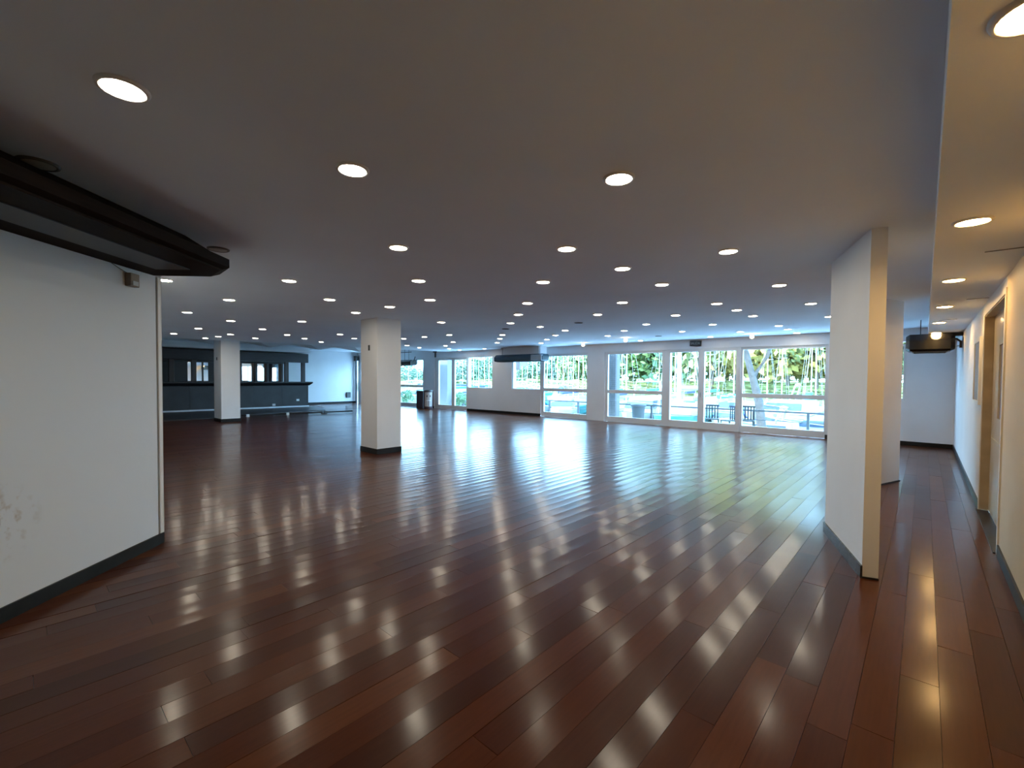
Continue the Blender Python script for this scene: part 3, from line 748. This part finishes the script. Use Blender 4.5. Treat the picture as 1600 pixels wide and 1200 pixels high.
# hanging sign panels seen above the window under the air conditioner
for a, b, lab in ((804, 812, 'grey hanging panel outside the high window below the air conditioner'), (814, 824, 'pale hanging panel outside the high window below the air conditioner')):
    x0, x1 = at_y(a, 570, 16).x, at_y(b, 570, 16).x; zt = at_y(a, 578 if a < 810 else 572, 16).z
    r = empty('hanging_panel', ((x0 + x1) / 2, 16, zt)); tag(r, lab, 'panel', 'hanging panels outside')
    box('board', 'brick' if a < 810 else 'mortar', (-(x1 - x0) / 2, (x1 - x0) / 2, -.02, .02, 0, .95), r)
    MB().tube([(0, 0, .95), (0, 0, 2.95 - zt)], .012, 6).build('rod', 'rail', r)

# grey bin on the terrace
bn = empty('terrace_bin', (at_y(1000, 640, 16.35).x, 16.2, -.5)); tag(bn, 'tapered grey bin standing at the railing outside', 'bin')
MB().lathe([(.16, 0), (.17, .02), (.26, 1.0)], 18).build('body', 'bin', bn)
MB().lathe([(.27, .98), (.30, 1.0), (.30, 1.05), (.22, 1.09)], 18).build('lid', 'bin', bn)
# terrace chairs and table
def chair(loc, rz, label):
    r = empty('terrace_chair', loc, rz); tag(r, label, 'chair', 'dark slatted chairs on the terrace')
    for sx_ in (-1, 1):
        for sy in (-1, 1):
            MB().tube([(sx_*.26, sy*.24, 0), (sx_*.18, sy*.16, .72)], .017, 6).build('leg', 'rattan', r)
    MB().box(-.21, .21, -.2, .2, .72, .75).build('seat', 'rattan', r)
    for k in range(5): MB().box(-.19 + k*.085, -.155 + k*.085, .19, .21, .75, 1.15).build('back_slat', 'rattan', r)
    MB().box(-.21, .21, .185, .215, 1.15, 1.2).build('top_rail', 'rattan', r)
    MB().tube([(-.22, -.2, .3), (.22, -.2, .3)], .012, 6).build('stretcher', 'rattan', r); MB().tube([(-.22, .2, .3), (.22, .2, .3)], .012, 6).build('stretcher', 'rattan', r)
for px, y, a, lab in ((1113, 15.7, 20, 'dark slatted terrace stool behind the second door pane'), (1140, 15.5, -30, 'dark slatted terrace stool nearer the widest window'), (1168, 15.9, 10, 'dark slatted terrace stool behind the widest window')):
    chair((at_y(px, 650, y).x, y, -.5), R(a), lab)
# terrace shrubs by the far sliding door
def leaf_mesh(name, n, rx, ry, rz, size, m, clumps=14, seed=1):
    rnd = random.Random(seed); mb = MB(); cs = []
    for _ in range(clumps):
        t = rnd.uniform(0, 2*math.pi); u = rnd.uniform(-.75, 1); q = math.sqrt(max(0, 1 - u*u)); k = rnd.uniform(.45, .8)
        cs.append((rx*q*math.cos(t)*k, ry*q*math.sin(t)*k, rz*u*k))
    for _ in range(n):
        c = rnd.choice(cs); t = rnd.uniform(0, 2*math.pi); u = rnd.uniform(-1, 1); q = math.sqrt(1 - u*u); k = rnd.uniform(.25, .45)
        p = Vector((c[0] + rx*q*math.cos(t)*k, c[1] + ry*q*math.sin(t)*k, c[2] + rz*u*k))
        d = Vector((rnd.gauss(0, 1), rnd.gauss(0, 1), rnd.gauss(0, 1))).normalized(); e = d.orthogonal().normalized(); s = size * rnd.uniform(.6, 1.3)
        mb.add([p - d*s, p + e*s*.6, p + d*s, p - e*s*.6], [(0, 1, 2, 3)])
    me = mb.mesh(name); me.materials.append(M[m]); return me
shrub_me = leaf_mesh('foliage', 500, .5, .35, .5, .07, 'leaf_cool', 10, 5)
for px, lab in ((718, 'leafy shrub at the railing by the pale pillar'), (738, 'leafy shrub at the railing behind the far sliding door'), (636, 'leafy shrub at the railing by the far tall window')):
    r = empty('terrace_shrub', (at_y(px, 630, 16.2).x, 16.2, -.5)); tag(r, lab, 'shrub', 'terrace shrubs')
    o = bpy.data.objects.new('foliage', shrub_me); C.objects.link(o); o.parent = r; o.location = (0, 0, .75)
    MB().lathe([(.2, 0), (.26, .32)], 14).build('pot', 'bin', r)

# ---------------------------------------------------------------- boats
def hull_mb(L, W, H, z0=0):
    rings = []
    for t in (0, .15, .4, .7, .9, 1.0):
        w_ = W * (0.8 if t == 0 else (1.0 if t < .55 else max(.03, 1 - ((t - .5) / .5) ** 2)))
        sh = H * (1 + .25 * t * t)
        x = L * (t - .5)
        rings.append([(x, -w_/2, z0 + sh), (x - (.0 if t < 1 else 0), -w_*.36, z0 + sh*.25), (x - (.12*L*t*t*.4), 0, z0 - .15), (x, w_*.36, z0 + sh*.25), (x, w_/2, z0 + sh)])
    return MB().loft([list(reversed(r)) for r in rings])
def sailboat(loc, rz, L, mast_h, hull='hull', cover='blue_canvas', label='', group='moored sailboats', thick=1.0):
    r = empty('sailboat', loc, rz); tag(r, label, 'sailboat', group)
    hull_mb(L, L*.3, L*.13).build('hull', hull, r)
    MB().box(-L*.22, L*.14, -L*.09, L*.09, L*.14, L*.21).build('cabin', 'hull', r)
    MB().tube([(L*.08, 0, L*.15), (L*.08, 0, mast_h)], [.06*thick, .04*thick], 7).build('mast', 'mast', r)
    MB().tube([(L*.08, 0, L*.32), (-L*.35, 0, L*.31)], .16, 7).build('sail_cover', cover, r)
    MB().box(L*.08 - .05, L*.08 + .05, -.5, .5, mast_h*.6, mast_h*.6 + .03).build('spreader', 'mast', r)
    st = MB()
    for e in ((L*.48, 0, L*.17), (-L*.48, 0, L*.14), (L*.06, L*.15, L*.14), (L*.06, -L*.15, L*.14)):
        st.tube([e, (L*.08, 0, mast_h*.97)], 0.01*thick, 4)
    st.build('rigging', 'mast', r)
    return r
VIEWS = [('the far tall window', (638, 652)), ('the far sliding door', (712, 723)), ('the square window beside the far door', (740, 748, 757, 764)),
         ('the square window below the air conditioner', (806, 816, 824, 832, 839)), ('the window beside the plain pier', (855, 862, 871, 880, 888, 896, 904, 911)),
         ('the window with the bin', (966, 972, 979, 1030)), ('the first door pane', (1049, 1055, 1086)), ('the second door pane', (1109, 1123, 1147)),
         ('the widest window', (1199, 1222, 1268, 1275))]
rb = random.Random(3); moored = [(at_y(a, 590, b_).x, b_, 9) for a, b_ in ((1210, 36.5), (1222, 36.5), (1234, 36.5), (754, 35), (716, 34), (645, 34), (1072, 29), (1137, 31.5))]
for vn, pxs in VIEWS:
    for i, px in enumerate(pxs):
        L = rb.uniform(5.5, 7.5)
        for _ in range(600):
            y = rb.uniform(36, 59); x = at_y(px, 590, y).x
            if all(abs(x - a) > 2.7 or abs(y - b_) > (L + c) / 2 + .6 for a, b_, c in moored): break
        moored.append((x, y, L))
        rz = R(rb.choice((85, 95, 88, -90)))
        mx_, my_ = L*.08*math.cos(rz), L*.08*math.sin(rz)
        sailboat((x - mx_, y - my_, -2.0), rz, L, rb.uniform(8, 13), rb.choice(('hull', 'hull', 'hull', 'navy', 'teal')), rb.choice(('blue_canvas', 'cyan_canvas', 'hull')), f'white-masted sailboat moored beyond {vn}, {ORD[i]} mast counting rightwards')
# the closest sailboat: thick mast and teal bow in the first door pane
y = 29.0; x = at_y(1072.5, 590, y).x
sailboat((x, y - .6, -2.0), R(-84), 9.5, 13, 'teal', 'hull', 'sailboat with thick white mast and teal bow close behind first door pane', thick=2.4)
def motorboat(loc, rz, L, label, canvas=None, glass='dark_glass', stripe=None, fly=False, group='moored motor boats'):
    r = empty('motor_boat', loc, rz); tag(r, label, 'motor boat', group)
    hull_mb(L, L*.34, L*.16).build('hull', 'hull', r)
    W = L*.34
    cab = MB().loft([[(-L*.28, -W*.38, L*.17), (L*.2, -W*.36, L*.17), (L*.2, W*.36, L*.17), (-L*.28, W*.38, L*.17)], [(-L*.26, -W*.34, L*.31), (L*.06, -W*.31, L*.31), (L*.06, W*.31, L*.31), (-L*.26, W*.34, L*.31)]])
    cab.build('cabin', 'hull', r)
    MB().loft([[(-L*.2, -W*.39, L*.215), (L*.165, -W*.365, L*.215), (L*.165, W*.365, L*.215), (-L*.2, W*.39, L*.215)], [(-L*.2, -W*.365, L*.28), (L*.10, -W*.335, L*.28), (L*.10, W*.335, L*.28), (-L*.2, W*.365, L*.28)]]).build('windscreen', glass, r)
    ra = MB(); ra.tube([(-L*.1, -W*.36, L*.31), (-L*.14, -W*.32, L*.45), (-L*.14, W*.32, L*.45), (-L*.1, W*.36, L*.31)], .06, 6); ra.build('radar_arch', 'hull', r)
    MB().lathe([(.05, 0), (.18, .05), (.18, .15), (.02, .2)], 10, c=(-L*.14, 0, L*.45)).build('radar_dome', 'hull', r)
    ral = MB(); ral.tube([(-L*.1, -W*.46, L*.24), (L*.3, -W*.36, L*.27), (L*.47, 0, L*.29), (L*.3, W*.36, L*.27), (-L*.1, W*.46, L*.24)], .025, 5); ral.build('bow_rail', 'mast', r)
    if canvas: MB().loft([[(-L*.42, -W*.4, L*.17), (-L*.02, -W*.4, L*.3), (-L*.02, W*.4, L*.3), (-L*.42, W*.4, L*.17)], [(-L*.38, -W*.3, L*.3), (-L*.04, -W*.3, L*.38), (-L*.04, W*.3, L*.38), (-L*.38, W*.3, L*.3)]]).build('canvas_cover', canvas, r)
    if stripe: MB().box(-L*.5, L*.2, -W*.505, W*.505, L*.10, L*.135).build('stripe', stripe, r)
    return r
def mb_at(px, y, rz, L, label, **k):
    p = at_y(px, 590, y); return motorboat((p.x, y, -2.0), R(rz), L, label, **k)
mb_at(1006, 29, -80, 7.5, 'large white motor boat facing the window with the bin')
mb_at(1137, 31.5, -88, 5.4, 'white motor boat with blue canvas behind the second door pane', canvas='blue_canvas')
mb_at(1222, 36.5, 178, 7.0, 'white cabin cruiser with dark windows out on the water', fly=True, stripe='navy')
mb_at(1203, 26, 176, 4.6, 'low white motor boat with blue stripe behind the widest window', stripe='navy')
mb_at(1276, 29, 185, 5, 'white motor boat at the edge of the widest window')
mb_at(880, 29.5, -60, 6.5, 'white motor boat with navy stripe behind the window beside the plain pier', stripe='navy')
mb_at(826, 30, -75, 6.4, 'boat under a cyan cover beyond the window below the air conditioner', canvas='cyan_canvas')
mb_at(754, 35, -65, 6.5, 'boat under a cyan cover beyond the square window by the far door', canvas='cyan_canvas')
mb_at(716, 34, -60, 7, 'white motor boat beyond the far sliding door')
mb_at(645, 34, -60, 7, 'white motor boat beyond the far tall window')

# ---------------------------------------------------------------- trees
crowns = {}
for k, m in enumerate(('leaf_green', 'leaf_cool', 'leaf_gold', 'leaf_olive', 'leaf_hazed')):
    crowns[m] = leaf_mesh('crown', 2600, 1, 1, 1, .085, m, 26, 11 + k)
trunk_me = MB().tube([(0, 0, 0), (.05, .02, .5), (0, 0, 1)], [.05, .04, .02], 8).mesh('trunk'); trunk_me.materials.append(M['trunk'])
def tree(px, y, h_, w_, m, label, base=-.9):
    x = at_y(px, 580, y).x; r = empty('tree', (x, y, base)); tag(r, label, 'tree', 'trees across the water')
    t = bpy.data.objects.new('trunk', trunk_me); C.objects.link(t); t.parent = r; t.scale = (h_*.35, h_*.35, h_*.75)
    c = bpy.data.objects.new('crown', crowns[m]); C.objects.link(c); c.parent = r; c.location = (0, 0, h_*.56); c.scale = (w_, w_, h_*.50); c.rotation_euler = (0, 0, random.uniform(0, 6))
NAMES = {'leaf_green': 'bright green', 'leaf_cool': 'blue-green', 'leaf_gold': 'golden yellow', 'leaf_olive': 'olive green', 'leaf_hazed': 'haze-paled green'}
TR = [(640, 74, 5.5, 5, 'leaf_hazed'), (656, 82, 5, 6, 'leaf_hazed'), (700, 76, 5.5, 5, 'leaf_hazed'), (722, 70, 6.5, 5, 'leaf_hazed'), (750, 72, 7.5, 4.5, 'leaf_cool'), (765, 88, 5, 5, 'leaf_hazed'),
      (812, 84, 6.5, 5, 'leaf_hazed'), (836, 74, 6, 5, 'leaf_cool'), (862, 74, 8, 4.5, 'leaf_cool'), (884, 84, 7, 5, 'leaf_hazed'), (905, 72, 9, 5, 'leaf_green'), (928, 84, 11, 6, 'leaf_cool'),
      (960, 70, 15, 7, 'leaf_green'), (985, 74, 17, 7, 'leaf_olive'), (1012, 70, 16, 7, 'leaf_green'), (1036, 76, 18, 7, 'leaf_cool'), (1062, 70, 17, 7, 'leaf_cool'), (1090, 76, 18, 7, 'leaf_green'),
      (1112, 68, 15, 7, 'leaf_olive'), (1135, 72, 18, 7, 'leaf_green'), (1150, 69, 17, 6, 'leaf_gold'), (1180, 68, 16, 7, 'leaf_gold'), (1205, 72, 18, 7, 'leaf_olive'), (1230, 68, 15, 7, 'leaf_gold'),
      (1250, 74, 18, 7, 'leaf_gold'), (1275, 68, 15, 7, 'leaf_olive'), (1295, 72, 17, 7, 'leaf_gold'), (1330, 72, 16, 7, 'leaf_olive'), (1400, 72, 16, 8, 'leaf_green'), (1440, 74, 16, 8, 'leaf_olive')]
cnt = {}
for px, y, h_, w_, m in TR:
    cnt[m] = cnt.get(m, 0) + 1
    tree(px, y, h_, w_, m, f'{NAMES[m]} tree across the water, {ORD[cnt[m]-1]} of its colour counting rightwards')
# low hedge bank along the far shore: leafy stuff
hm = leaf_mesh('shore_undergrowth', 5000, 1, 1, 1, .03, 'leaf_olive', 60, 77)
ho = bpy.data.objects.new('shore_undergrowth', hm); C.objects.link(ho); ho.location = (-30, 69, -.6); ho.scale = (75, 2.5, 2.6); tag(ho, 'leafy undergrowth along the far shore', 'undergrowth', kind='stuff')
# leaning pale trunk close to the widest window
p0, p1, p2 = at_y(1186, 628, 21.5), at_y(1176, 590, 21.5), at_y(1160, 530, 21.5)
lt = empty('leaning_tree', (p0.x, 21.5, -.9)); tag(lt, 'pale leaning tree trunk rising beside the widest window', 'tree')
pts_ = [Vector((p.x - p0.x, 0, p.z + .9)) for p in (at_y(1192, 660, 21.5), p0, p1, p2, at_y(1150, 490, 21.5))]
pts_[0] = Vector((pts_[0].x, 0, 0))
MB().tube(pts_, [.19, .17, .14, .11, .09], 10).build('trunk', 'bark', lt)
MB().tube([pts_[2], pts_[2] + Vector((.5, .2, .9)), pts_[2] + Vector((.7, .3, 1.8))], [.12, .08, .05], 8).build('branch', 'bark', lt)
co = bpy.data.objects.new('crown', crowns['leaf_gold']); C.objects.link(co); co.parent = lt; co.location = pts_[4] + Vector((0, 0, .9)); co.scale = (2.2, 2.2, 1.6)
